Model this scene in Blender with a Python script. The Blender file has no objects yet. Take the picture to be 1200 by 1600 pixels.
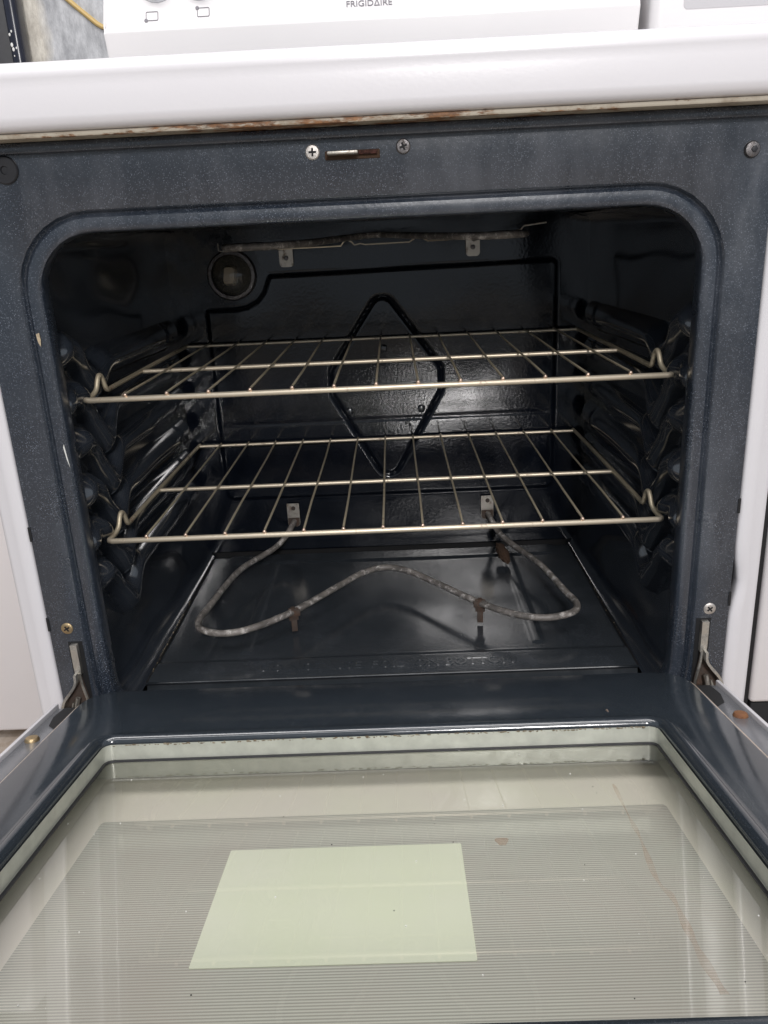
import bpy, bmesh, math, random
from mathutils import Vector, Matrix
random.seed(7)
R = math.radians
S = bpy.context.scene
COL = S.collection

# ------------------------------------------------------------------ camera
cam = bpy.data.cameras.new("camera"); camo = bpy.data.objects.new("camera", cam); COL.objects.link(camo)
F, CX, CY, CZ, YAW, PIT, ROL = 1259.4, 0.0207, -0.7498, 0.4856, -0.0234, 0.3314, -0.0483
fw = Vector((math.sin(YAW)*math.cos(PIT), math.cos(YAW)*math.cos(PIT), -math.sin(PIT)))
rt = Vector((math.cos(YAW), -math.sin(YAW), 0)); up = rt.cross(fw)
r2 = math.cos(ROL)*rt + math.sin(ROL)*up; u2 = -math.sin(ROL)*rt + math.cos(ROL)*up
camo.matrix_world = Matrix(((r2.x, u2.x, -fw.x, CX), (r2.y, u2.y, -fw.y, CY), (r2.z, u2.z, -fw.z, CZ), (0, 0, 0, 1)))
cam.sensor_width = 36; cam.lens = F/1600*36; cam.clip_start = 0.01; cam.clip_end = 100
S.camera = camo

# ------------------------------------------------------------------ light
W = bpy.data.worlds.new("World"); S.world = W; W.use_nodes = True
bg = W.node_tree.nodes["Background"]
bg.inputs[0].default_value = (0.80, 0.89, 1.0, 1); bg.inputs[1].default_value = 0.43
def lamp(name, loc, target, sx, sy, watts, color=(1, 1, 1)):
    l = bpy.data.lights.new(name, 'AREA'); l.shape = 'RECTANGLE'; l.size = sx; l.size_y = sy
    l.energy = watts; l.color = color
    o = bpy.data.objects.new(name, l); COL.objects.link(o); o.location = loc
    d = Vector(target) - Vector(loc); o.rotation_euler = d.to_track_quat('-Z', 'Y').to_euler()
    return o
lamp("ceiling_lamp", (-0.20, -0.36, 2.30), (-0.15, -0.15, 0.1), 2.2, 0.5, 28, (1.0, 0.965, 0.95))
lamp("ceiling_lamp", (0.10, -1.55, 2.35), (0, 0.05, 0.2), 2.4, 0.36, 14, (1.0, 0.975, 0.96))
lamp("window_lamp", (0.42, -3.3, 1.93), (0.1, 0.3, 0.1), 0.56, 0.40, 62, (1.0, 0.97, 0.96))
S.view_settings.view_transform = 'Standard'; S.view_settings.look = 'None'
S.view_settings.exposure = 0.05; S.view_settings.gamma = 1.0
S.render.engine = 'CYCLES'
S.cycles.use_denoising = True
S.cycles.max_bounces = 10; S.cycles.glossy_bounces = 6; S.cycles.transparent_max_bounces = 12
S.cycles.sample_clamp_indirect = 6.0; S.cycles.caustics_reflective = False

# ------------------------------------------------------------------ material helpers
class NB:
    def __init__(s, name):
        s.m = bpy.data.materials.new(name); s.m.use_nodes = True
        s.t = s.m.node_tree; s.n = s.t.nodes; s.b = s.n["Principled BSDF"]; s.tc = None
    def node(s, typ, **k):
        n = s.n.new(typ)
        for a, v in k.items():
            if a.startswith('i_'): n.inputs[a[2:].replace('_', ' ')].default_value = v
            else: setattr(n, a, v)
        return n
    def L(s, a, b): s.t.links.new(a, b)
    def co(s):
        if not s.tc: s.tc = s.node('ShaderNodeTexCoord')
        return s.tc.outputs['Object']
    def noise(s, scale, detail=4, rough=.55, vec=None, stretch=None):
        n = s.node('ShaderNodeTexNoise'); n.inputs['Scale'].default_value = scale
        n.inputs['Detail'].default_value = detail; n.inputs['Roughness'].default_value = rough
        v = vec or s.co()
        if stretch:
            mp = s.node('ShaderNodeMapping'); mp.inputs['Scale'].default_value = stretch
            s.L(v, mp.inputs[0]); v = mp.outputs[0]
        s.L(v, n.inputs['Vector']); return n.outputs['Fac']
    def ramp(s, fac, p0, p1, c0=(0, 0, 0, 1), c1=(1, 1, 1, 1)):
        r = s.node('ShaderNodeValToRGB'); e = r.color_ramp.elements
        e[0].position = p0; e[1].position = p1; e[0].color = c0; e[1].color = c1
        s.L(fac, r.inputs[0]); return r.outputs[0]
    def mix(s, fac, a, b):
        n = s.node('ShaderNodeMix', data_type='RGBA')
        for sock, v in ((n.inputs[0], fac), (n.inputs[6], a), (n.inputs[7], b)):
            if hasattr(v, 'links') or hasattr(v, 'is_linked'): s.L(v, sock)
            else: sock.default_value = v
        return n.outputs[2]
    def math(s, op, a, b=None, c=None):
        n = s.node('ShaderNodeMath', operation=op)
        for i, v in enumerate((a, b, c)):
            if v is None: continue
            if hasattr(v, 'is_linked'): s.L(v, n.inputs[i])
            else: n.inputs[i].default_value = v
        return n.outputs[0]
    def bump(s, h, strength, dist=.001):
        b = s.node('ShaderNodeBump'); b.inputs['Strength'].default_value = strength; b.inputs['Distance'].default_value = dist
        s.L(h, b.inputs['Height'])
        prev = s.b.inputs['Normal'].links
        if prev: s.L(prev[0].from_socket, b.inputs['Normal'])
        s.L(b.outputs[0], s.b.inputs['Normal'])
    def set(s, **k):
        for a, v in k.items():
            i = s.b.inputs[a.replace('_', ' ')]
            if hasattr(v, 'is_linked'): s.L(v, i)
            else: i.default_value = v
        return s
def c(*v): return (v[0], v[1], v[2], 1)
MAT = {}
def simple(name, col, rough=.5, metal=0.0, var=.0, vs=60, bump=0, bs=200):
    n = NB(name)
    if var:
        f = n.ramp(n.noise(vs, 5), .3, .7)
        n.set(Base_Color=n.mix(f, c(*[x*(1-var) for x in col]), c(*[min(1, x*(1+var)) for x in col])))
        n.set(Roughness=n.math('MULTIPLY_ADD', n.noise(vs*1.7, 3), rough*.5, rough*.75))
    else: n.set(Base_Color=c(*col), Roughness=rough)
    n.set(Metallic=metal)
    if bump: n.bump(n.noise(bs, 3), bump)
    MAT[name] = n.m; return n.m

def enamel(name, speck, rough, base, orange, haze):
    """dark porcelain enamel: speckle, orange peel, faint wipe marks"""
    n = NB(name)
    col = c(*base)
    v = n.node('ShaderNodeTexVoronoi'); v.inputs['Scale'].default_value = 820; n.L(n.co(), v.inputs['Vector'])
    sep = n.node('ShaderNodeSeparateColor'); n.L(v.outputs['Color'], sep.inputs[0])
    dot = n.math('MULTIPLY', n.ramp(v.outputs['Distance'], .12, .42, c(1, 1, 1), c(0, 0, 0)), n.ramp(sep.outputs[0], .25, 1.0))
    dot = n.math('MULTIPLY', dot, n.ramp(n.noise(9, 4), .34, .72, c(.25, .25, .25), c(1, 1, 1)))
    wipe = n.ramp(n.noise(14, 6, .65, stretch=(1.0, 1.0, .35)), .5, .82)
    c1 = n.mix(n.math('MULTIPLY', dot, speck), col, c(.52, .57, .68))
    c2 = n.mix(n.math('MULTIPLY', wipe, haze), c1, c(.17, .18, .21))
    if name == 'oven_enamel':                              # baked-on grime round the lamp in the top corner
        sx = n.node('ShaderNodeSeparateXYZ'); n.L(n.co(), sx.inputs[0])
        g = n.math('MULTIPLY', n.ramp(sx.outputs[2], .385, .45), n.ramp(n.math('MULTIPLY', sx.outputs[0], -1.0), .13, .24))
        g = n.math('MULTIPLY', g, n.ramp(n.noise(26, 7, .7), .38, .66))
        c2 = n.mix(n.math('MULTIPLY', g, .8), c2, c(.075, .068, .055)); wipe = n.math('MAXIMUM', wipe, n.math('MULTIPLY', g, 3.0))
    n.set(Base_Color=c2)
    r = n.math('MULTIPLY_ADD', n.noise(22, 5), rough*.9, rough*.6)
    n.set(Roughness=n.math('MULTIPLY_ADD', wipe, .12, r))
    n.bump(n.noise(240, 2, .4), orange, .0006)
    n.set(Specular_IOR_Level=.50 if name == 'oven_enamel' else 1.0)
    if name == 'wall_enamel': n.set(Coat_Weight=1.0, Coat_Roughness=.10, Coat_IOR=1.7)
    MAT[name] = n.m; return n.m
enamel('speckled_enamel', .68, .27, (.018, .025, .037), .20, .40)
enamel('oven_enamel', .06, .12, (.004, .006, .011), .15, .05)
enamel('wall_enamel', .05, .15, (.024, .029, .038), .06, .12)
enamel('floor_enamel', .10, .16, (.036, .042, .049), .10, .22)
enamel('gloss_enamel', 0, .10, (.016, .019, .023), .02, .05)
enamel('door_enamel', .12, .13, (.023, .029, .036), .07, .05)

def rusty(name, base, rust, lo, hi, rough, metal, scale=45, bump=.3):
    n = NB(name)
    f = n.ramp(n.noise(scale, 8, .7), lo, hi)
    g = n.ramp(n.noise(scale*4, 4, .6), .3, .7)
    n.set(Base_Color=n.mix(f, c(*base), n.mix(g, c(*rust), c(*[x*.45 for x in rust]))))
    n.set(Roughness=n.math('MULTIPLY_ADD', f, .4, rough))
    n.set(Metallic=n.math('MULTIPLY_ADD', f, -metal, metal))
    n.bump(n.noise(scale*8, 3), bump)
    MAT[name] = n.m; return n.m
rusty('rack_steel', (.76, .66, .51), (.30, .15, .08), .58, .74, .40, .62, 45, .15)
rusty('rack_wire_steel', (.62, .53, .38), (.24, .12, .06), .56, .72, .45, .5, 60, .2)
rusty('weld_copper', (.88, .66, .52), (.5, .22, .1), .6, .8, .3, 1.0, 200)
rusty('zinc', (.62, .60, .55), (.16, .11, .07), .50, .72, .38, 1.0, 70)
rusty('plate_metal', (.58, .54, .48), (.26, .12, .05), .52, .66, .42, .9, 80)
rusty('rust', (.20, .085, .04), (.34, .16, .07), .4, .6, .8, 0.0, 120, .8)
rusty('rust_dark', (.075, .042, .026), (.14, .082, .05), .46, .62, .85, 0.0, 210, 1.0)
rusty('rusty_brown', (.085, .062, .05), (.19, .10, .06), .48, .70, .7, 0.0, 90, .8)
rusty('residue', (.12, .085, .05), (.42, .36, .26), .42, .6, .8, 0.0, 160, .5)
rusty('latch_rust', (.10, .028, .018), (.05, .02, .015), .4, .6, .6, 0.0, 160, .4)
rusty('brass_screw', (.50, .38, .22), (.2, .1, .05), .5, .7, .4, 1.0, 150)
rusty('silver_screw', (.62, .58, .54), (.25, .2, .17), .55, .75, .38, .8, 180)
rusty('dark_screw', (.17, .16, .16), (.1, .07, .05), .5, .7, .35, .9, 180)
def elem():
    n = NB('heating_element')
    f = n.ramp(n.noise(95, 8, .8), .52, .61); g = n.ramp(n.noise(34, 6, .7), .42, .60)
    base = n.mix(g, c(.13, .118, .108), c(.28, .25, .225))
    n.set(Base_Color=n.mix(f, base, c(.66, .62, .58)), Roughness=n.math('MULTIPLY_ADD', f, .3, .42), Metallic=.0)
    n.bump(n.noise(420, 4), .5); MAT['heating_element'] = n.m
elem()
def white(name, col, rough, orange, var=.02):
    n = NB(name)
    f = n.ramp(n.noise(11, 6), .35, .7)
    n.set(Base_Color=n.mix(f, c(*[x*(1-var) for x in col]), c(*col)), Roughness=rough, Coat_Weight=.25, Coat_Roughness=.12)
    n.bump(n.noise(330, 2, .4), orange, .0005); MAT[name] = n.m
white('white_enamel', (.755, .735, .755), .24, .10)
white('white_panel', (.78, .745, .745), .34, .09)
white('white_plastic', (.80, .775, .775), .38, .05)
white('aged_white', (.72, .68, .62), .45, .12, .12)
simple('grey_plastic', (.55, .55, .57), .45)
simple('print_grey', (.20, .19, .21), .6)
simple('display_grey', (.55, .535, .545), .28)
simple('black_gap', (.008, .008, .009), .7)
simple('black_rubber', (.018, .018, .021), .45, 0, .2, 80)
simple('black_gloss', (.016, .018, .030), .22, 0, .2, 40)
simple('chip_white', (.72, .71, .68), .6)
simple('chip_tan', (.50, .40, .27), .7, 0, .3, 300)
simple('edge_metal', (.62, .52, .43), .42, .55, .22, 90)
simple('side_grey', (.22, .225, .24), .24, .35, .12, 30, .05)
simple('galvanised', (.50, .51, .45), .36, .35, .12, 70, .08)
simple('crumb_black', (.03, .028, .025), .8)
simple('dust_white', (.75, .74, .70), .9)
simple('cable_yellow', (.60, .42, .16), .5)
def glass(name, tint):
    n = NB(name); n.n.remove(n.b)
    tr = n.node('ShaderNodeBsdfTransparent'); tr.inputs[0].default_value = c(*tint)
    gl = n.node('ShaderNodeBsdfGlossy'); gl.inputs['Roughness'].default_value = .025
    fr = n.node('ShaderNodeFresnel'); fr.inputs[0].default_value = 1.5
    sm = n.ramp(n.noise(16, 6, .6, stretch=(1, .3, 1)), .4, .85)
    df = n.node('ShaderNodeBsdfDiffuse'); df.inputs[0].default_value = c(.6, .6, .56)
    m1 = n.node('ShaderNodeMixShader'); n.L(n.math('MULTIPLY', sm, .035), m1.inputs[0]); n.L(tr.outputs[0], m1.inputs[1]); n.L(df.outputs[0], m1.inputs[2])
    m2 = n.node('ShaderNodeMixShader'); ge = n.node('ShaderNodeNewGeometry'); n.L(n.math('MULTIPLY', n.math('MULTIPLY', fr.outputs[0], 1.6), n.math('SUBTRACT', 1.0, ge.outputs['Backfacing'])), m2.inputs[0]); n.L(m1.outputs[0], m2.inputs[1]); n.L(gl.outputs[0], m2.inputs[2])
    n.L(m2.outputs[0], n.n['Material Output'].inputs[0]); MAT[name] = n.m
glass('oven_glass', (.970, .972, .955)); glass('lamp_glass', (.86, .80, .70))
def pattern():
    n = NB('printed_lines')
    sx = n.node('ShaderNodeSeparateXYZ'); n.L(n.co(), sx.inputs[0])
    w = n.math('SINE', n.math('MULTIPLY', sx.outputs[1], 2*math.pi/.00245))
    col = n.ramp(n.math('MULTIPLY_ADD', w, .5, .5), .25, .75, c(.43, .425, .385), c(.69, .68, .62))
    n.set(Base_Color=n.mix(n.ramp(n.noise(7, 5), .35, .7), col, n.mix(.35, col, c(.56, .46, .44))), Roughness=.10); MAT['printed_lines'] = n.m
pattern()
n = NB('back_paint'); n.set(Base_Color=n.mix(n.ramp(n.noise(5.5, 5, .6), .36, .66), c(.85, .82, .71), c(.84, .77, .72)), Roughness=.10); MAT['back_paint'] = n.m
n = NB('pale_green'); n.set(Base_Color=n.mix(n.ramp(n.noise(5.5, 5, .6), .36, .66), c(.88, .91, .73), c(.90, .90, .78)), Roughness=.10); MAT['pale_green'] = n.m
def stain():
    n = NB('grease_stain'); n.set(Base_Color=c(.30, .17, .09), Roughness=.5)
    n.set(Alpha=n.ramp(n.noise(55, 5), .3, .75, c(.08, .08, .08), c(.36, .36, .36))); MAT['grease_stain'] = n.m
stain()
def wallm():
    n = NB('rough_plaster')
    sx = n.node('ShaderNodeSeparateXYZ'); n.L(n.co(), sx.inputs[0])
    edge = n.math('ADD', sx.outputs[0], n.math('MULTIPLY', n.noise(9, 4), .05))
    side = n.ramp(edge, .4985, .5165)
    streak = n.noise(46, 6, .7, stretch=(1.5, 1, .6))
    a = n.ramp(streak, .3, .72, c(.46, .42, .36), c(.86, .82, .73))
    b = n.ramp(streak, .34, .74, c(.34, .345, .36), c(.64, .645, .66))
    mp = n.node('ShaderNodeMapRange'); mp.inputs[1].default_value = -.575; mp.inputs[2].default_value = -.555
    n.L(edge, mp.inputs[0])
    n.set(Base_Color=n.mix(mp.outputs[0], a, b), Roughness=.85)
    n.bump(streak, .7, .004); MAT['rough_plaster'] = n.m
wallm()
def floorm():
    n = NB('stone_floor')
    f = n.noise(9, 9, .65); g = n.noise(38, 6, .7)
    a = n.ramp(f, .32, .68, c(.22, .155, .105), c(.50, .43, .36))
    n.set(Base_Color=n.mix(n.ramp(g, .4, .7), a, n.mix(.5, a, c(.62, .57, .52))), Roughness=.6)
    n.bump(g, .4, .002); MAT['stone_floor'] = n.m
floorm()
def lipunder():
    n = NB('rusted_lip_edge')
    sx = n.node('ShaderNodeSeparateXYZ'); n.L(n.co(), sx.inputs[0])
    f = n.noise(55, 9, .75, stretch=(.55, 1, 2.2))
    near = n.ramp(n.math('ABSOLUTE', n.math('ADD', sx.outputs[0], .02)), .05, .30, c(1, 1, 1), c(0, 0, 0))
    m = n.math('MULTIPLY_ADD', near, .14, f)
    rust = n.ramp(n.noise(130, 5, .7), .3, .7, c(.05, .03, .02), c(.36, .17, .07))
    n.set(Base_Color=n.mix(n.ramp(m, .60, .66), n.mix(n.ramp(n.noise(30,6,.7), .5, .7), c(.46, .41, .33), c(.26, .20, .14)), rust), Roughness=.6); MAT['rusted_lip_edge'] = n.m
lipunder()

# ------------------------------------------------------------------ mesh helpers
def obj(name, me, mat, parent=None, angle=35):
    if isinstance(me, bmesh.types.BMesh):
        b = me; bmesh.ops.recalc_face_normals(b, faces=b.faces)
        me = bpy.data.meshes.new(name); b.to_mesh(me); b.free()
    me.polygons.foreach_set('use_smooth', [True]*len(me.polygons)); me.set_sharp_from_angle(angle=R(angle))
    if not me.materials: me.materials.append(MAT[mat])
    o = bpy.data.objects.new(name, me); COL.objects.link(o)
    if parent: o.parent = parent
    return o
def tag(o, label=None, cat=None, group=None, kind=None):
    for k, v in (('label', label), ('category', cat), ('group', group), ('kind', kind)):
        if v: o[k] = v
    return o
def empty(name, loc=(0, 0, 0), parent=None):
    o = bpy.data.objects.new(name, None); COL.objects.link(o); o.location = loc; o.empty_display_size = .05
    if parent: o.parent = parent
    return o
def box(bm, x0, x1, y0, y1, z0, z1, bev=0, seg=2):
    r = bmesh.ops.create_cube(bm, size=1); vs = r['verts']
    for v in vs:
        v.co = Vector((x0+(v.co.x+.5)*(x1-x0), y0+(v.co.y+.5)*(y1-y0), z0+(v.co.z+.5)*(z1-z0)))
    if bev:
        es = list({e for v in vs for e in v.link_edges})
        bmesh.ops.bevel(bm, geom=es, offset=bev, segments=seg, profile=.5, affect='EDGES')
def boxobj(name, x0, x1, y0, y1, z0, z1, mat, parent=None, bev=0.001, seg=2):
    bm = bmesh.new(); box(bm, x0, x1, y0, y1, z0, z1, bev, seg); return obj(name, bm, mat, parent)
def catmull(P, n=8, closed=False):
    P = [Vector(p) for p in P]; out = []
    for i in range(len(P)-1):
        a = P[max(i-1, 0)]; b = P[i]; d = P[i+1]; e = P[min(i+2, len(P)-1)]
        for k in range(n):
            t = k/n
            out.append(.5*((2*b)+(d-a)*t+(2*a-5*b+4*d-e)*t*t+(3*b-a-3*d+e)*t**3))
    out.append(P[-1]); return out
def tube(bm, P, r, seg=8, cap=True):
    P = [Vector(p) for p in P]; rings = []; nrm = None
    for i, p in enumerate(P):
        t = (P[min(i+1, len(P)-1)]-P[max(i-1, 0)]).normalized()
        if nrm is None:
            nrm = t.orthogonal().normalized()
        else:
            nrm = (nrm - t*nrm.dot(t)).normalized()
        bt = t.cross(nrm); rr = r(i/(len(P)-1)) if callable(r) else r
        rings.append([bm.verts.new(p+rr*(math.cos(2*math.pi*k/seg)*nrm+math.sin(2*math.pi*k/seg)*bt)) for k in range(seg)])
    for a, b in zip(rings, rings[1:]):
        for k in range(seg): bm.faces.new((a[k], a[(k+1) % seg], b[(k+1) % seg], b[k]))
    if cap: bm.faces.new(rings[0][::-1]); bm.faces.new(rings[-1])
def ball(bm, p, r, u=8, v=6):
    bmesh.ops.create_uvsphere(bm, u_segments=u, v_segments=v, radius=r, matrix=Matrix.Translation(p))
def lathe(bm, prof, mat=Matrix(), seg=20, cap=True):
    rings = []
    for r, z in prof:
        rings.append([bm.verts.new(mat @ Vector((r*math.cos(2*math.pi*k/seg), r*math.sin(2*math.pi*k/seg), z))) for k in range(seg)])
    for a, b in zip(rings, rings[1:]):
        for k in range(seg): bm.faces.new((a[k], a[(k+1) % seg], b[(k+1) % seg], b[k]))
    if cap: bm.faces.new(rings[-1])
FRONT = Matrix.Rotation(R(90), 4, 'X')       # local +Z -> world -Y (towards the viewer)
def at(p, rot=FRONT): return Matrix.Translation(p) @ rot
def rrect(x0, x1, z0, z1, r, n=8):
    """rounded rectangle, same vertex count for any size; r = (bl, br, tr, tl)"""
    if not isinstance(r, tuple): r = (r,)*4
    pts = []
    for (cx, cz, a0, rr) in ((x0+r[0], z0+r[0], 180, r[0]), (x1-r[1], z0+r[1], 270, r[1]), (x1-r[2], z1-r[2], 0, r[2]), (x0+r[3], z1-r[3], 90, r[3])):
        for k in range(n+1):
            a = R(a0+90*k/n); pts.append((cx+rr*math.cos(a), cz+rr*math.sin(a)))
    return pts
def ringmesh(bm, loops):
    rs = [[bm.verts.new(p) for p in lp] for lp in loops]; n = len(rs[0])
    for a, b in zip(rs, rs[1:]):
        for k in range(n): bm.faces.new((a[k], a[(k+1) % n], b[(k+1) % n], b[k]))
    return rs
def prism(bm, pts, f0, f1):
    a = [bm.verts.new(f0(p)) for p in pts]; b = [bm.verts.new(f1(p)) for p in pts]; n = len(pts)
    bm.faces.new(a[::-1]); bm.faces.new(b)
    for k in range(n): bm.faces.new((a[k], a[(k+1) % n], b[(k+1) % n], b[k]))
def grid(name, nu, nv, fn, mat, parent, angle=60):
    vs = [fn(i/(nu-1), j/(nv-1)) for j in range(nv) for i in range(nu)]
    fs = [(j*nu+i, j*nu+i+1, (j+1)*nu+i+1, (j+1)*nu+i) for j in range(nv-1) for i in range(nu-1)]
    me = bpy.data.meshes.new(name); me.from_pydata(vs, [], fs); me.update()
    return obj(name, me, mat, parent, angle)
def sstep(a, b, x):
    t = min(1, max(0, (x-a)/(b-a))); return t*t*(3-2*t)
def seg_d(px, pz, a, b):
    dx, dz = b[0]-a[0], b[1]-a[1]; t = max(0, min(1, ((px-a[0])*dx+(pz-a[1])*dz)/(dx*dx+dz*dz)))
    return math.hypot(px-a[0]-t*dx, pz-a[1]-t*dz)
def poly_sd(px, pz, P):
    d = 9; ins = False; j = len(P)-1
    for i in range(len(P)):
        d = min(d, seg_d(px, pz, P[j], P[i]))
        if (P[i][1] > pz) != (P[j][1] > pz) and px < (P[j][0]-P[i][0])*(pz-P[i][1])/(P[j][1]-P[i][1])+P[i][0]: ins = not ins
        j = i
    return -d if ins else d
def text_mesh(body, size, extrude=.0003):
    cu = bpy.data.curves.new('lettering', 'FONT'); cu.body = body; cu.size = size; cu.extrude = extrude
    cu.align_x = 'CENTER'; cu.align_y = 'CENTER'; cu.resolution_u = 4
    o = bpy.data.objects.new('lettering', cu); COL.objects.link(o)
    dg = bpy.context.evaluated_depsgraph_get(); me = bpy.data.meshes.new_from_object(o.evaluated_get(dg))
    bpy.data.objects.remove(o); bpy.data.curves.remove(cu); me.materials.clear(); return me

# ================================================================== setting
FLZ = -.285
bm = bmesh.new(); bmesh.ops.create_grid(bm, x_segments=1, y_segments=1, size=6, matrix=Matrix.Translation((0, 0, FLZ)))
tag(obj('floor', bm, 'stone_floor'), kind='structure')
tag(boxobj('wall', -3.2, 3.2, .90, 1.02, FLZ, 2.4, 'rough_plaster', None, 0), 'rough grey and sandy plaster wall behind the stove', 'wall')
bm = bmesh.new(); tube(bm, catmull([(-.66, .8975, 1.03), (-.60, .8975, .968), (-.545, .8975, .914), (-.490, .8975, .866), (-.44, .8975, .822), (-.42, .8975, .60)], 6), .0042, 8)
tag(obj('cable', bm, 'cable_yellow'), 'thin yellow cable running down the plaster wall', 'cable')

# ================================================================== stove
stove = tag(empty('stove', (0, 0, FLZ)), 'white electric range with its dark oven wide open and door let down', 'stove')
def part(name, bm_or_me, mat, angle=35, parent=None):
    o = obj(name, bm_or_me, mat, None, angle); p = parent or stove
    o.parent = p
    if p is stove: o.location = (0, 0, -FLZ)   # geometry is written in world units, the stove's base is on the floor
    return o
def pbox(name, *a, parent=None, **k):
    bm = bmesh.new(); box(bm, *a[:6], k.get('bev', .001), k.get('seg', 2)); return part(name, bm, a[6], parent=parent)

# body behind the front frame
bm = bmesh.new()
for sx in (-1, 1):
    box(bm, min(sx*.369, sx*.377), max(sx*.369, sx*.377), .012, .60, FLZ+.03, .578, .002)
box(bm, -.3675, .3675, .592, .604, FLZ+.03, .578, .002)
part('side_panel', bm, 'white_panel')
# front frame (stamped, speckled)
bm = bmesh.new()
OP = dict(x0=-.2965, x1=.2965, z0=-.008, z1=.4985)
def fl(off, y, r): return [(x, y, z) for x, z in rrect(OP['x0']-off, OP['x1']+off, OP['z0']-off, OP['z1']+off, r)]
outer = [(x, 0.0, z) for x, z in rrect(-.3505, .3505, -.075, .5695, .002)]
back = [(x, .012, z) for x, z in rrect(-.3505, .3505, -.075, .5695, .002)]
ringmesh(bm, [back, outer, fl(.0200, 0, .072), fl(.0188, .0006, .071), fl(.0178, .0046, .070), fl(.0160, .0056, .068), fl(.0142, .0046, .066), fl(.0128, .0024, .065),
              fl(.0105, .0022, .063), fl(.0040, .0018, .057), fl(.0015, .0028, .055), fl(.0003, .0060, .053), fl(.0003, .016, .053), fl(.004, .030, .055), fl(.0135, .034, .06), fl(.028, .035, .06)])
frame = part('front_frame', bm, 'speckled_enamel', 50)
def screw(name, p, r, mat, cross=True, dome=.0022, ang=10, parent=None):
    bm = bmesh.new(); lathe(bm, [(r*1.0, 0), (r, dome*.45), (r*.86, dome*.85), (r*.5, dome)], at(p), 22)
    o = part(name, bm, mat, parent=parent or frame)
    if cross:
        bm = bmesh.new()
        for a in (ang, ang+90):
            m = at((p[0], p[1]-dome-.0001, p[2])) @ Matrix.Rotation(R(a), 4, 'Z')
            bb = bmesh.new(); box(bb, -r*.52, r*.52, -r*.13, r*.13, -.0008, .0003+abs(a-ang)*1e-6, 0)
            for v in bb.verts: v.co = m @ v.co
            me = bpy.data.meshes.new('t'); bb.to_mesh(me); bb.free(); bm.from_mesh(me); bpy.data.meshes.remove(me)
        ob = part('screw_slot', bm, 'black_gap', parent=frame)
    return o
screw('screw', (-.0430, 0, .5545), .0062, 'silver_screw', ang=0)
tag(screw('screw', (.0345, 0, .5555), .0062, 'dark_screw', ang=20), 'dark cross-head screw right of the latch slot')
screw('screw', (.3300, 0, .5395), .0068, 'dark_screw', False, .0035)
screw('screw', (-.3315, 0, .1140), .0062, 'brass_screw', ang=30, dome=.0016)
screw('screw', (.3310, 0, .1090), .0062, 'silver_screw', ang=40, dome=.0016)
bm = bmesh.new(); lathe(bm, [(.0115, 0), (.0115, .0012), (.0105, .0022), (.0035, .0022), (.0030, .0008), (.0008, .0008)], at((-.3085, 0, .5525)), 28)
part('bumper', bm, 'black_rubber', parent=frame)
bm = bmesh.new(); lathe(bm, [(.0030, .0030), (.0026, .0044), (.0012, .0046)], at((.3310, 0, .5395)), 6); part('screw_head', bm, 'black_rubber', parent=frame)
# latch slot with rusty rim and silver tongue
bm = bmesh.new(); box(bm, -.0325, .0145, -.0012, .002, .5475, .5548, .0008); part('latch_slot', bm, 'rust_dark', parent=frame)
bm = bmesh.new(); box(bm, -.0300, -.0040, -.0120, .001, .5510, .5536, .0008)
part('latch_tongue', bm, 'plate_metal', parent=frame)
bm = bmesh.new(); box(bm, -.0038, .0125, -.0045, .001, .5508, .5540, .0006); part('latch_catch', bm, 'latch_rust', parent=frame)
# chipped enamel marks and edge notches
def chip(name, P, y, mat, parent):
    bm = bmesh.new(); prism(bm, P, lambda p: (p[0], y, p[1]), lambda p: (p[0], y+.0006, p[1])); return part(name, bm, mat, parent=parent)
chip('enamel_chip', [(-.3085, .4135), (-.3055, .4145), (-.3050, .4080), (-.3060, .4020), (-.3078, .4062)], .0008, 'chip_tan', frame)
chip('enamel_chip', [(-.3022, .306), (-.3012, .309), (-.3000, .296), (-.2990, .286), (-.3008, .294)], .0009, 'dust_white', frame)
for sx in (-1, 1):
    for z in (.219, .119):
        bm = bmesh.new(); box(bm, sx*.3503-.0013, sx*.3503+.0013, -.0008, .004, z-.0075, z+.0075, 0); part('edge_slot', bm, 'black_gap', parent=frame)
# white side flanges beside the frame
for sx in (-1, 1):
    bm = bmesh.new()
    P = [(.3515, .012), (.3515, .0035), (.3525, .0012), (.3545, .0), (.3620, -.0006), (.3660, .0004), (.3690, .0022), (.3750, .0032), (.3790, .005), (.3805, .009), (.3805, .0118), (.3720, .0118)]
    prism(bm, P if sx > 0 else P[::-1], lambda p: (sx*p[0], p[1], FLZ+.12), lambda p: (sx*p[0], p[1], .5755))
    if sx > 0:   # a dent pushed into the edge beside the hinge
        bmesh.ops.subdivide_edges(bm, edges=[e for e in bm.edges if abs(e.verts[0].co.z-e.verts[1].co.z) > .3], cuts=60)
        for v in bm.verts:
            g = math.exp(-((v.co.z-.135)/.022)**2)
            q = sstep(.376, .352, v.co.x)*g; v.co.x += .0060*q; v.co.y += .002*q
    tag(part('side_flange', bm, 'white_enamel', 50), 'dented white side flange' if sx > 0 else None)

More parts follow.
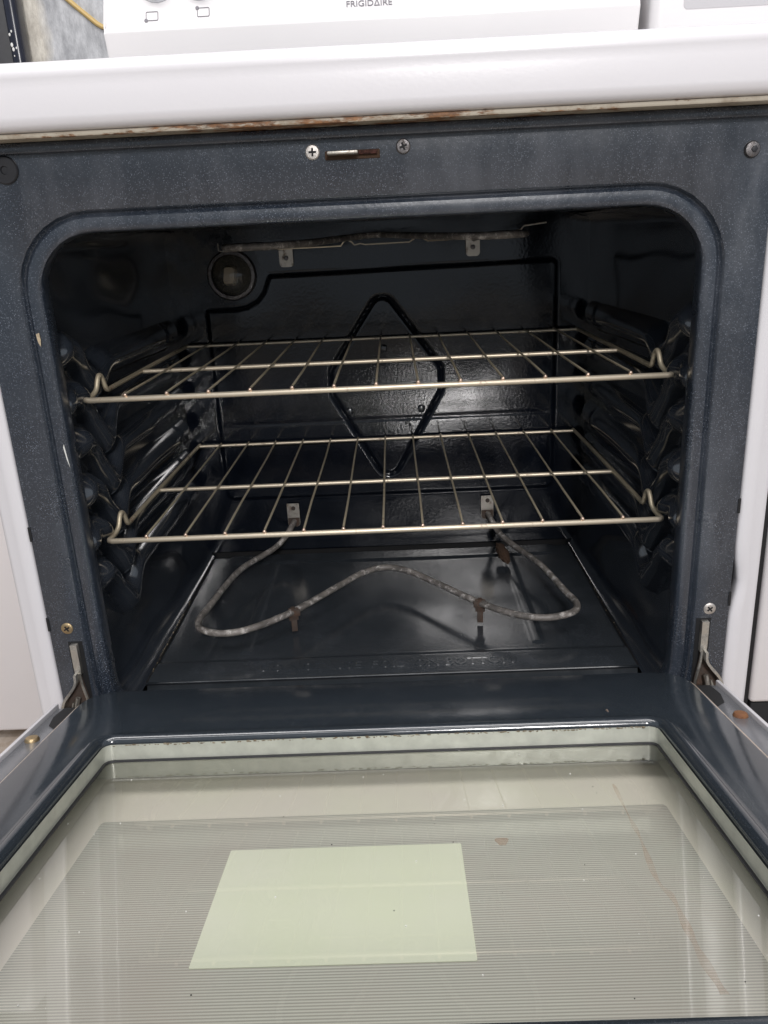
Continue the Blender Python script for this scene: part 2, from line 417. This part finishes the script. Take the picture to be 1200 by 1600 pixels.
# cooktop with its rolled front lip
bm = bmesh.new()
prof = [(.60, .626), (-.018, .6285), (-.0225, .6292), (-.0290, .6275), (-.0335, .6235), (-.0352, .6180), (-.0350, .6155), (-.0347, .6120), (-.0350, .6080), (-.0352, .5880),
        (-.0344, .5825), (-.0318, .5788), (-.0270, .5772), (-.0120, .5772), (-.0085, .5760), (.60, .5770)]
prism(bm, prof, lambda p: (-.3795, p[0], p[1]), lambda p: (.3795, p[0], p[1]))
bmesh.ops.bevel(bm, geom=[e for e in bm.edges if abs(e.verts[0].co.x-e.verts[1].co.x) < 1e-6 and e.verts[0].co.y < 0], offset=.0025, segments=2, affect='EDGES')
top = part('cooktop', bm, 'white_enamel', 40)
bm = bmesh.new(); box(bm, -.345, .345, .030, .545, .6285, .6320, .001); part('bounce_cut_sheet', bm, 'black_rubber', parent=top)  # unseen black sheet, added to cut bounce light onto the control panel
bm = bmesh.new(); box(bm, -.372, .372, -.0290, -.002, .5728, .5768, .0012); part('rusty_edge', bm, 'rusted_lip_edge', parent=top)
bm = bmesh.new(); box(bm, -.366, .366, -.0085, .004, .5640, .5726, .0015); part('upper_rail', bm, 'speckled_enamel', parent=frame)

# back control panel
YB = .56
bm = bmesh.new()
prof = [(YB+.038, .626), (YB, .7740), (YB+.0006, .7775), (YB+.003, .7805), (YB+.008, .7840), (YB+.060, .9050), (YB+.072, .915), (YB+.10, .915), (YB+.10, .626)]
prism(bm, prof, lambda p: (-.378, p[0], p[1]), lambda p: (.3865, p[0], p[1]))
bmesh.ops.bevel(bm, geom=[e for e in bm.edges if abs(e.verts[0].co.x-e.verts[1].co.x) < 1e-6], offset=.003, segments=2, affect='EDGES')
panel = part('control_panel', bm, 'white_plastic', 40)
sl = math.atan2(.052, .121)                                   # backwards lean of the upper face
PF = Matrix.Translation((0, YB+.008, .784)) @ Matrix.Rotation(R(90)-sl, 4, 'X')
# on the leaning face: local x right, y up along it, z out of it
def on_panel(name, bm, mat):
    bm.transform(PF); return part(name, bm, mat, parent=panel)
def frommesh(me, M):
    bm = bmesh.new(); bm.from_mesh(me); bpy.data.meshes.remove(me); bm.transform(M); return bm
on_panel('brand_lettering', frommesh(text_mesh("FRIGIDΔIRE", .0128), Matrix.Translation((.0035, .0150, .0006)) @ Matrix.Diagonal((1.02, 1, 1, 1))), 'print_grey')
for (x, y, dx, dy) in ((-.3085, .0135, -.0085, -.0065), (-.2345, .0155, -.0085, .0065)):
    bm = bmesh.new(); P = [(px+x, py+y) for px, py in rrect(-.0085, .0085, -.0065, .0065, .0016, 4)]
    tube(bm, [(p[0], p[1], .0004) for p in P+P[:2]], .00055, 5); lathe(bm, [(.0027, 0), (.0027, .0009), (.0010, .0010)], Matrix.Translation((x+dx, y+dy, 0)), 14)
    on_panel('burner_symbol', bm, 'print_grey')
for x, y in ((-.3010, .0605), (-.2390, .0605), (.0350, .0560), (.250, .0590), (.312, .0590)):
    bm = bmesh.new(); lathe(bm, [(.0235, 0), (.0235, .004), (.0205, .006), (.0195, .020), (.0165, .024), (.006, .024)], Matrix.Translation((x, y, 0)), 30)
    box(bm, x-.0035, x+.0035, y-.0185, y+.0185, .022, .030, .002)
    on_panel('knob', bm, 'white_plastic')
    bm = bmesh.new(); lathe(bm, [(.0275, 0), (.0270, .0014), (.0236, .0016)], Matrix.Translation((x, y, 0)), 30, False); on_panel('knob_ring', bm, 'grey_plastic')

# ------------------------------------------------------------------ oven cavity
YK = .48                                                   # back wall
WX = .311   # nominal
#                                                  # side walls
BPOLY = [(-.258, .391), (-.215, .391), (-.196, .394), (-.180, .402), (-.170, .414), (-.164, .428), (-.160, .4365), (.255, .4415), (.2615, .4365), (.2625, .100), (.256, .0935), (-.250, .0935), (-.258, .101)]
DIAM = [(.004, .380), (.0700, .287), (.0700, .262), (.004, .146), (-.0600, .262), (-.0600, .287)]
def bw(u, v):
    x = -.312+u*.624; z = .004+v*.502
    d = poly_sd(x, z, BPOLY); y = YK
    y -= .0040*sstep(.0035, -.0045, d)                       # raised panel
    y += .0018*math.exp(-(d/.0018)**2)                       # groove along its edge
    e = poly_sd(x, z, DIAM)-.019
    y += .0042*math.exp(-(e/.0024)**4)
    y -= .0015*sstep(.002, -.006, e)
    y += .0007*math.exp(-((z-.216-.003*x)/.0020)**2)*sstep(.255, .24, abs(x))
    y += .0006*math.sin(x*23+1)*math.sin(z*31)
    q = 0      # filleted corners
    q = 0
    return (x, y, z)
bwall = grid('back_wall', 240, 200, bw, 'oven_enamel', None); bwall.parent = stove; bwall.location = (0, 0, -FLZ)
for x, z in ((.0035, .3240), (-.0530, .2305), (.0570, .2300)):
    bm = bmesh.new(); lathe(bm, [(.0060, -.002), (.0060, .0030), (.0046, .0056), (.0020, .0066)], at((x, YK-.0045, z)), 16); part('stud', bm, 'gloss_enamel', parent=bwall)
# oven lamp
bm = bmesh.new(); lathe(bm, [(.036, -.002), (.036, .004), (.034, .0065), (.0295, .007), (.0285, .004)], at((-.2140, YK-.0005, .4390)), 36, False); lampp = part('oven_lamp', bm, 'dark_screw')
bm = bmesh.new(); lathe(bm, [(.0293, .004), (.0280, .011), (.0210, .019), (.0110, .0225), (.002, .0235)], at((-.2140, YK-.0005, .4390)), 32); part('lamp_lens', bm, 'lamp_glass', parent=lampp)
bm = bmesh.new()
prism(bm, rrect(-.0105, .0085, -.0150, .0140, (.007, .004, .008, .004), 4), lambda p: (-.2155+p[0]+.25*p[1]*.5, YK-.001, .4395+p[1]), lambda p: (-.2155+p[0]*.8+.25*p[1]*.5, YK-.0135, .4395+p[1]*.8))
part('lamp_bulb', bm, 'aged_white', parent=lampp)

def wx(y): return .319-.011*sstep(.10, .44, y)
# side walls with stamped rack guides
GZ = [.365-.0487*k for k in range(6)]
def guide(y, z):
    h = 0.0
    for k, g in enumerate(GZ):
        nose = math.exp(-((y-.126)/.020)**2)
        dip = (.030 if k else .016)*nose
        rise = (.030-.008*sstep(.060, .022, y))*sstep(.108, .062, y)
        cz = g + rise - dip
        w = .0170+.0055*nose+.0035*sstep(.08, .04, y)
        q = ((z-cz)/w)**2+(max(0, .052-y)/.0375)**2
        if q >= 1: continue
        a = (wx(y)-.2965)*(1-q)**.72
        a *= sstep(.455, .447, y)*(1-.45*math.exp(-((y-.398)/.004)**2))
        a *= 1-.12*math.exp(-((y-.098)/.012)**2)+.12*math.sin(y*170+k*2.1)*sstep(.09, .06, y)
        h = max(h, a)
    return h
def sidewall(sx):
    def fn(u, v):
        y = .014+(u**1.6)*(YK+.001-.014); s = v*.512
        if s < .070:                                     # bottom fillet up from the floor pan
            a = s/.070*math.pi/2; x = .287+(wx(y)-.287)*math.sin(a); z = .060*(1-math.cos(a))
        elif s > .492: a = (s-.492)/.020*math.pi/2; x = wx(y)-.014*(1-math.cos(a)); z = .484+.018*math.sin(a)
        else:
            x = wx(y); z = .060+(s-.070)/.422*.424
        x -= guide(y, z)
        x += .0007*math.sin(y*40+z*13)*math.sin(z*37)
        pass
        return (sx*x, y, z)
    o = grid('side_wall', 210, 280, fn, 'wall_enamel', None); o.parent = stove; o.location = (0, 0, -FLZ); return o
for sx in (-1, 1): sidewall(sx)
def ceil(u, v):
    x = -.300+u*.6; y = .020+v*(YK-.02)
    return (x, y, .5025+.002*math.cos(x*20)*math.cos(y*14))
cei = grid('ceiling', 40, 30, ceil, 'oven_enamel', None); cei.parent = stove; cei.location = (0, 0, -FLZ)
# floor pan
def fpan(u, v):
    x = -.287+u*.574; y = .076+v*(YK-.012-.076); z = 0.0
    z -= .0022*sstep(.122, .132, y)
    for s in (-1, 1):
        d = abs(x-s*.1835)
        z += .0010*sstep(.0085, .0040, d)*sstep(.142, .150, y)*sstep(.445, .430, y)
    z += .0022*sstep(.428, .440, y)*sstep(.27, .25, abs(x))
    z += .0010*math.sin(x*11+.6)*math.sin((y-.1)*15)
    z -= .010*sstep(.080, .076, y)
    return (x, y, z)
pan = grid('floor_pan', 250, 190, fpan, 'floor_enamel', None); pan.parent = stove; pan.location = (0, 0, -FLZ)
bm = frommesh(text_mesh("DO NOT  USE  FOIL  ON BOTTOM", .026, .0003), Matrix.Translation((-.006, .1025, .0004)) @ Matrix.Diagonal((.76, .86, 1, 1)))
bm2 = bmesh.new(); tube(bm2, [(-.287, .0775, -.0006), (.287, .0775, -.0006)], .0019, 10); part('pan_edge', bm2, 'gloss_enamel', parent=pan)
part('embossed_lettering', bm, 'floor_enamel', parent=pan)
for sx in (-1, 1):
    bm = bmesh.new(); box(bm, min(sx*.2862, sx*.2888), max(sx*.2862, sx*.2888), .078, .455, -.004, .0004, 0); part('pan_seam', bm, 'black_gap', parent=pan)
bm = bmesh.new()
for k in range(34):
    y = random.uniform(.10, .30); s = random.uniform(.0003, .0009); x = -.2875+random.gauss(0, .0007)
    ball(bm, (x, y, .0008), s, 5, 3)
    if k % 2 == 0: ball(bm, (.2875+random.gauss(0, .0007), random.uniform(.14, .4), .0008), s*.8, 5, 3)
part('crumbs', bm, 'chip_tan', parent=pan)['kind'] = 'stuff'
# cavity shell underneath and behind so no light leaks in
bm = bmesh.new()
box(bm, -.345, .345, .490, .500, -.075, .560, 0); box(bm, -.345, -.324, .036, .490, -.075, .560, 0); box(bm, .324, .345, .036, .490, -.075, .560, 0)
box(bm, -.3235, .3235, .036, .490, .512, .560, 0); box(bm, -.3235, .3235, .036, .490, -.075, -.012, 0)
part('light_block_shell', bm, 'black_gap')

# bake element
bake = bmesh.new()
ZB = .030
P = [(-.153, .474, .0555), (-.155, .455, .0535), (-.166, .440, .0400), (-.182, .418, ZB), (-.221, .335, ZB), (-.2400, .215, ZB), (-.2440, .180, ZB), (-.2370, .154, ZB), (-.2080, .139, ZB),
     (-.172, .150, ZB), (-.125, .1935, ZB), (-.075, .262, ZB), (-.040, .309, ZB), (-.007, .328, ZB), (.026, .311, ZB), (.064, .266, ZB), (.117, .198, ZB), (.158, .161, ZB), (.196, .149, ZB),
     (.229, .162, ZB), (.2385, .186, ZB), (.232, .222, ZB), (.214, .320, ZB), (.188, .395, ZB), (.172, .432, .036), (.161, .455, .0520), (.158, .474, .0555)]
tube(bake, catmull(P, 8), .0044, 12)
bake = part('bake_element', bake, 'heating_element', 60)
for x, y, rot, lab in ((-.125, .194, .25, None), (.117, .199, -.1, 'rusty support leg')):
    bm = bmesh.new()
    box(bm, -.0062, .0062, -.0012, .0012, -.012, .0055, .0005); box(bm, -.0038, .0038, -.0011, .0011, -.0275, -.0110, .0005)
    box(bm, -.0085, .0085, -.0052, -.0030, -.0045, .0048, .0008); box(bm, -.003, .003, -.0056, .0056, .0040, .0056, .0005)
    bm.transform(Matrix.Translation((x, y, ZB-.001)) @ Matrix.Rotation(rot, 4, 'Z'))
    tag(part('support_leg', bm, 'rusty_brown', parent=bake), lab)
for x in (-.1535, .1575):
    bm = bmesh.new(); prism(bm, rrect(-.0098, .0098, .0460, .0850, (.006, .006, .0012, .0012), 4), lambda p: (x+p[0], YK-.0065, p[1]), lambda p: (x+p[0], YK-.0050, p[1]))
    part('mounting_plate', bm, 'plate_metal', parent=bake)
    bm = bmesh.new(); prism(bm, rrect(-.0092, .0092, .0466, .0610, (.0055, .0055, .0012, .0012), 4), lambda p: (x+p[0], YK-.0082, p[1]), lambda p: (x+p[0], YK-.0066, p[1]))
    part('plate_foot', bm, 'rusty_brown', parent=bake)
    screw('screw', (x+.0005, YK-.0065, .0770), .0034, 'rusty_brown', False, .0022, parent=bake)
# rusty clump by the right lead, flaking rust by the left one
bm = bmesh.new()
bmesh.ops.create_icosphere(bm, subdivisions=4, radius=1)
for v in bm.verts:
    n = math.sin(v.co.x*7+1)*math.sin(v.co.y*9)*math.sin(v.co.z*8+2)+.5*math.sin(v.co.x*19)*math.sin(v.co.y*23+v.co.z*17)
    v.co = Vector((v.co.x*.0080, v.co.y*.0230, v.co.z*.0085))*(1+.16*n)
bm.transform(Matrix.Translation((.1735, .405, .0135)) @ Matrix.Rotation(R(12), 4, 'Z') @ Matrix.Rotation(R(16), 4, 'X'))
part('rust_clump', bm, 'rust_dark', 80, parent=bake)

# broil element under the ceiling
ZT = .4795
P = [(-.140, .474, .474), (-.142, .44, .476), (-.150, .36, ZT), (-.165, .22, ZT), (-.150, .15, ZT), (-.110, .14, ZT), (-.070, .20, ZT+.001), (-.035, .33, ZT+.004), (.0, .385, ZT+.006),
     (.035, .33, ZT+.004), (.075, .20, ZT+.0015), (.115, .14, ZT), (.155, .15, ZT), (.172, .22, ZT), (.158, .36, ZT), (.142, .44, .476), (.140, .474, .474)]
bm = bmesh.new(); tube(bm, catmull(P, 7), .0040, 10); broil = part('broil_element', bm, 'heating_element', 60)
for x, z in ((-.1320, .4625), (.1385, .4655)):
    bm = bmesh.new(); prism(bm, rrect(-.0100, .0100, -.0155, .0145, (.005, .005, .001, .001), 4), lambda p: (x+p[0], YK-.006, z+p[1]), lambda p: (x+p[0], YK-.0045, z+p[1]))
    part('mounting_plate', bm, 'plate_metal', parent=broil)
    screw('screw', (x, YK-.006, z-.003), .0034, 'dark_screw', False, .002, parent=broil)
bm = bmesh.new()
P = [(-.130, .38, .4735), (-.060, .38, .4735)]
P += [(-.046, .38, .4738), (-.042, .38, .4790), (-.0365, .38, .4808), (-.031, .38, .4775), (-.028, .38, .4740), (-.020, .38, .4755), (-.014, .38, .4740)]
P += [(.045, .38, .4745), (.050, .38, .4770), (.0545, .38, .4812), (.060, .38, .4812), (.0655, .38, .4770), (.070, .38, .4750), (.115, .38, .4755)]
tube(bm, P, .0011, 6); part('support_wire', bm, 'rack_steel', parent=broil)
bm = bmesh.new(); tube(bm, [(-.222, .44, .484), (-.222, .44, .4745), (-.218, .44, .473), (-.187, .44, .473), (-.182, .44, .4745), (-.178, .44, .480)], .0010, 6)
part('element_clip', bm, 'plate_metal', parent=broil)
bm = bmesh.new(); tube(bm, [(.172, .40, .481), (.195, .40, .483), (.200, .40, .488), (.230, .40, .491)], .0012, 6)
part('element_clip', bm, 'plate_metal', parent=broil)

# hinges
def hinge(sx):
    bm = bmesh.new(); box(bm, min(sx*.3185, sx*.3335), max(sx*.3185, sx*.3335), -.0006, .003, -.02, .0985, 0)
    h = part('hinge', bm, 'black_gap'); X = .3265
    bm = bmesh.new()
    tab = [(-.0035, .0965), (.0035, .0965), (.0035, .070), (.0032, .062), (-.0032, .062), (-.0035, .070)]
    prism(bm, tab, lambda p: (sx*(X+p[0]), -.0060, p[1]), lambda p: (sx*(X+p[0]), .006, p[1]))
    # rim of the spoon-shaped arm, a strip bent outwards
    rim = catmull([(X+.0005, 0, .066), (X+.0015, 0, .056), (X+.0080, 0, .046), (X+.0160, 0, .036), (X+.0205, 0, .024), (X+.0215, 0, .008), (X+.0215, 0, -.010)], 5)
    for a, b in zip(rim, rim[1:]):
        d = (b-a); n = Vector((-d.z, 0, d.x)).normalized()*.0013
        vs = []
        for p in (a, b):
            for q in (n, -n):
                for y in (-.0150, -.0010): vs.append(bm.verts.new((sx*(p.x+q.x), y, p.z+q.z)))
        for f in ((0, 1, 3, 2), (4, 6, 7, 5), (0, 4, 5, 1), (2, 3, 7, 6), (1, 5, 7, 3), (0, 2, 6, 4)): bm.faces.new([vs[i] for i in f])
    inner = catmull([(X-.0012, 0, .064), (X-.0022, 0, .050), (X-.0045, 0, .036), (X-.0062, 0, .020), (X-.0065, 0, .0), (X-.0065, 0, -.01)], 4)
    tube(bm, [(sx*p.x, -.006, p.z) for p in inner], .0015, 6)
    part('hinge_arm', bm, 'zinc', 50, parent=h)
    bm = bmesh.new()
    P = [(p.x, p.z) for p in rim]+[(p.x, p.z) for p in inner][::-1]
    prism(bm, P, lambda p: (sx*p[0], -.0025, p[1]), lambda p: (sx*p[0], .002, p[1])); part('hinge_plate', bm, 'rusty_brown', parent=h)
    bm = bmesh.new()
    tube(bm, catmull([(sx*(X+.004), -.008, .036), (sx*(X+.007), -.010, .022), (sx*(X+.006), -.012, .006), (sx*(X+.004), -.012, -.008)], 5), .0026, 8)
    tube(bm, catmull([(sx*(X+.010), -.007, .030), (sx*(X+.0125), -.009, .018), (sx*(X+.011), -.010, .0)], 5), .0016, 7)
    part('hinge_spring', bm, 'zinc', 60, parent=h)
hinge(-1); hinge(1)

# ------------------------------------------------------------------ door (local x, -y = away from the hinge, z = out of the panel)
TH = R(10.5)
bm = bmesh.new()
WO = (-.2430, .2385, -.4600, -.1325)                         # window opening in local x, y
def dl(off, z, r): return [(x, y, z) for x, y in rrect(WO[0]-off, WO[1]+off, WO[2]-off, WO[3]+off, r)]
def dout(off, z, r): return [(x, y, z) for x, y in rrect(-.303-off, .303+off, -.505-off, -.004+off, r)]
RC = (.01, .01, .032, .032)
def rc(a): return tuple(max(.002, r+a) for r in RC)
ringmesh(bm, [dl(.0008, -.0060, .010), dl(.0004, -.0010, .010), dl(.0012, .0025, .011), dl(.0040, .0050, .013), dl(.0075, .0055, .016), dl(.0105, .0046, .019), dl(.0125, .0020, .021), dl(.0150, -.0008, .023), dl(.0185, -.0010, .026), dl(.0225, 0, .030),
              dout(-.002, 0, rc(-.002)), dout(-.0006, -.0004, rc(-.0006)), dout(0, -.0016, RC), dout(0, -.0030, RC)])
door = obj('door', bm, 'door_enamel', None, 50)
door.parent = stove; door.location = (-.005, -.020, .051-FLZ); door.rotation_euler = (-TH, 0, 0)
def dp(name, bm, mat, angle=40): return obj(name, bm, mat, door, angle)
bm = bmesh.new(); ringmesh(bm, [dout(-.0006, -.0026, RC), dout(.0024, -.0026, rc(.0024)), dout(.0034, -.0034, rc(.0034)), dout(.0036, -.0060, rc(.0036)), dout(.0014, -.0125, rc(.0014))]); dp('panel_edge', bm, 'edge_metal')
bm = bmesh.new(); ringmesh(bm, [dl(-.0006, -.0010, .008), dl(-.0002, -.0160, .008)]); dp('window_rim', bm, 'galvanised')
bm = bmesh.new()
lo = dl(-.0006, -.0012, .008); n = len(lo)
for k in range(230):                                          # baked-on residue along the rim's top edge
    x = random.uniform(-.248, .248); r = random.uniform(.0003, .0008)
    bmesh.ops.create_icosphere(bm, subdivisions=1, radius=r, matrix=Matrix.Translation((x, WO[3]-.0004, -.0012-random.uniform(0, .0012))) @ Matrix.Diagonal((random.uniform(1, 3.2), 1, 1, 1)))
dp('baked_residue', bm, 'residue')['kind'] = 'stuff'
bm = bmesh.new(); ringmesh(bm, [dl(-.0004, -.0150, .008), dl(-.0024, -.0152, .006), dl(-.0026, -.0166, .006)]); dp('glass_seal', bm, 'black_rubber')
bm = bmesh.new(); box(bm, WO[0]-.006, WO[1]+.006, WO[2]-.006, WO[3]+.006, -.0200, -.0164, 0); dp('inner_glass', bm, 'oven_glass')
bm = bmesh.new(); ringmesh(bm, [dl(.006, -.0202, .006), dl(.030, -.0215, .006), dl(.034, -.0320, .006), dl(.036, -.0502, .006)]); dp('window_spacer', bm, 'galvanised')
bm = bmesh.new(); box(bm, -.292, .292, -.498, -.060, -.0540, -.0505, 0); dp('outer_glass', bm, 'back_paint')
bm = bmesh.new(); prism(bm, rrect(-.2340, .2315, -.494, -.1755, .004, 3), lambda p: (p[0], p[1], -.0503), lambda p: (p[0], p[1], -.0497)); dp('printed_lines', bm, 'printed_lines')
bm = bmesh.new(); prism(bm, rrect(-.1160, .0605, -.3530, -.2245, .001, 2), lambda p: (p[0], p[1], -.0496), lambda p: (p[0], p[1], -.0491)); dp('clear_window', bm, 'pale_green')
# brown drip on the glass
bm = bmesh.new(); pts = catmull([(.182, -.203, 0), (.1805, -.252, 0), (.1800, -.281, 0), (.1765, -.327, 0), (.1800, -.345, 0), (.1790, -.374, 0), (.1785, -.400, 0), (.180, -.425, 0)], 6)
L = []
for i, p in enumerate(pts):
    w = .0009+.0017*(i/len(pts))+.0007*math.sin(i*.9); L.append((bm.verts.new((p.x-w, p.y, -.01625)), bm.verts.new((p.x+w, p.y, -.01625))))
for a, b in zip(L, L[1:]): bm.faces.new((a[0], a[1], b[1], b[0]))
dp('drip_stain', bm, 'grease_stain')
bm = bmesh.new(); prism(bm, [(.0855+.0042*math.cos(a)*(1+.3*math.sin(3*a)), -.2790+.0060*math.sin(a)*(1+.25*math.cos(2*a)), 0) for a in [k*math.pi/9 for k in range(18)]], lambda p: (p[0], p[1], -.01630), lambda p: (p[0], p[1], -.01622)); dp('grease_spot', bm, 'grease_stain')
bm = bmesh.new(); bm2 = bmesh.new()
for k in range(46):
    if k < 16: ball(bm, (random.uniform(-.24, .24), random.uniform(-.43, -.13), -.0161), random.uniform(.0002, .00055), 5, 3)
    ball(bm2, (random.uniform(-.24, .24), random.uniform(-.43, -.13), -.0161), random.uniform(.0002, .0006), 5, 3)
dp('crumbs', bm, 'crumb_black')['kind'] = 'stuff'; dp('dust_specks', bm2, 'dust_white')['kind'] = 'stuff'
for sx in (-1, 1):
    bm = bmesh.new(); box(bm, min(sx*.3055, sx*.3376), max(sx*.3055, sx*.3376), -.505, -.010, -.040, -.0140, .0012); dp('door_side', bm, 'side_grey')
    bm = bmesh.new(); box(bm, min(sx*.3380, sx*.3422), max(sx*.3380, sx*.3422), -.510, -.004, -.060, -.0105, .0016); dp('outer_skin', bm, 'white_enamel')
    bm = bmesh.new(); P = [(.3120, -.0105), (.3300, -.0105), (.3315, -.034), (.3270, -.055), (.3120, -.070)]
    prism(bm, P, lambda p: (sx*p[0], p[1], -.0150), lambda p: (sx*p[0], p[1], -.0136)); dp('hinge_slot', bm, 'black_gap')
    bm = bmesh.new(); lathe(bm, [(.0068, -.0142), (.0068, -.0130), (.0056, -.0108), (.0030, -.0100), (.0010, -.0104)], Matrix.Translation((sx*.3285, -.0880, 0)), 22); dp('screw', bm, 'brass_screw' if sx < 0 else 'rust')
bm = bmesh.new(); box(bm, -.3422, .3422, -.510, -.004, -.066, -.0605, .002); dp('door_front', bm, 'white_enamel')
bm = bmesh.new(); box(bm, -.30, .30, -.500, -.012, -.0600, -.0545, 0); dp('door_core', bm, 'black_gap')
bm = bmesh.new(); ball(bm, (.2010, -.1095, .0052), .0011, 6, 4); ball(bm, (.2014, -.1120, .0050), .0008, 6, 4); dp('rust_speck', bm, 'weld_copper')

# ================================================================== racks
def make_rack(z, label):
    Y1, Y2, YM = .0605, .4655, .2435
    root = tag(empty('oven_rack', (0, 0, z)), label, 'oven rack', 'wire racks inside the oven')
    bm = bmesh.new()
    fx = .2975
    tube(bm, [(-fx, Y1+.006, 0), (-fx+.0012, Y1+.0018, 0), (-fx+.005, Y1, 0), (fx-.005, Y1, 0), (fx-.0012, Y1+.0018, 0), (fx, Y1+.006, 0)], .0030, 10)
    obj('front_rail', bm, 'rack_steel', root, 60)
    bm = bmesh.new(); tube(bm, [(-.2935, YM, 0), (.2935, YM, 0)], .0027, 9); obj('middle_rail', bm, 'rack_steel', root, 60)
    bm = bmesh.new(); tube(bm, [(-.2900, Y2, .001), (-.286, Y2+.0006, .001), (.286, Y2+.0006, .001), (.2900, Y2, .001)], .0024, 9); obj('back_rail', bm, 'rack_steel', root, 60)
    for sx in (-1, 1):
        P = catmull([(sx*fx, Y1+.006, 0), (sx*.2965, Y1+.020, .001), (sx*.2945, Y1+.029, .006), (sx*.2935, Y1+.034, .0150), (sx*.2930, Y1+.0385, .0190), (sx*.2925, Y1+.044, .0165), (sx*.2915, Y1+.049, .0045), (sx*.2915, Y1+.056, .0015), (sx*.2920, Y1+.075, .001), (sx*.2920, .30, .001), (sx*.2910, Y2-.004, .001), (sx*.2900, Y2, .001)], 5)
        bm = bmesh.new(); tube(bm, P, .0027, 9); obj('side_rod', bm, 'rack_wire_steel', root, 60)
    for k in range(-6, 7):
        x = k*.0425; bm = bmesh.new()
        bend = random.uniform(-.0008, .0008)
        tube(bm, [(x, Y1-.0005, .0042), (x, Y1+.004, .0050), (x+bend, .16, .0046), (x, YM, .0044), (x-bend, .36, .0042), (x, Y2+.001, .0042)], .00132, 7)
        w = obj('wire', bm, 'rack_wire_steel', root, 60)
        bm = bmesh.new(); ball(bm, (x, Y1-.0006, .0042), .0023, 9, 7); obj('weld', bm, 'weld_copper', w, 80)
make_rack(.3395, 'upper wire oven rack crossing in front of the diamond emboss')
make_rack(.1860, 'lower wire oven rack just above the heating element')

# ================================================================== neighbours
ap = tag(empty('white_appliance', (-.86, .54, FLZ)), 'plain white appliance panel left of the stove', 'appliance')
def lp(name, b, mat, root, angle=40):
    b.transform(Matrix.Translation(-Vector(root.location))); return obj(name, b, mat, root, angle)
bm = bmesh.new(); box(bm, -1.16, -.582, .40, .69, FLZ+.014, .585, .006, 3); lp('cabinet', bm, 'white_panel', ap)
bm = bmesh.new(); box(bm, -1.14, -.60, .44, .68, FLZ, FLZ+.0135, .003); lp('plinth', bm, 'black_gap', ap)
bl = tag(empty('black_panel', (-.80, .86, FLZ)), 'scuffed black door panel leaning at the far left against the plaster wall', 'panel')
bm = bmesh.new(); box(bm, -1.05, -.632, .862, .885, FLZ, 1.30, .003); lp('board', bm, 'black_rubber', bl)
bm = bmesh.new(); box(bm, -.6350, -.6120, .848, .889, FLZ, 1.302, .010, 4); lp('edge_trim', bm, 'black_gloss', bl)
bm = bmesh.new()
for dx, z, r in ((.004, .845, .0022), (.008, .850, .0019), (.005, .829, .0030), (.0065, .822, .0028), (.012, .824, .0018), (.0065, .812, .0012)):
    bmesh.ops.create_icosphere(bm, subdivisions=2, radius=r, matrix=Matrix.Translation((-.634+dx, .8482, z)) @ Matrix.Diagonal((.8, .25, 1.2, 1)))
o = lp('scuff_marks', bm, 'chip_white', bl); o['kind'] = 'stuff'
rn = tag(empty('white_range', (.77, .30, FLZ)), 'white range close on the right of the open stove, with a rounded console', 'stove')
bm = bmesh.new(); box(bm, .3880, 1.15, .010, .60, -.012, .620, .005, 3); lp('cabinet', bm, 'white_panel', rn)
bm = bmesh.new(); box(bm, .3818, .3879, .014, .58, -.2, .56, .001); lp('dark_gap_strip', bm, 'black_gap', rn)  # black strip added so the gap beside the stove reads dark
bm = bmesh.new(); box(bm, .3900, 1.148, .012, .60, FLZ+.02, -.0125, .002); lp('drawer_gap', bm, 'black_gap', rn)
bm = bmesh.new(); box(bm, .3990, 1.14, .5500, .64, .7100, .93, .014, 5); box(bm, .405, 1.13, .565, .63, .618, .711, .002); cons = lp('console', bm, 'white_plastic', rn)
bm = bmesh.new(); prism(bm, rrect(.4430, 1.10, .7640, .90, .006, 5), lambda p: (p[0], .5494, p[1]), lambda p: (p[0], .5510, p[1])); lp('display', bm, 'display_grey', rn)
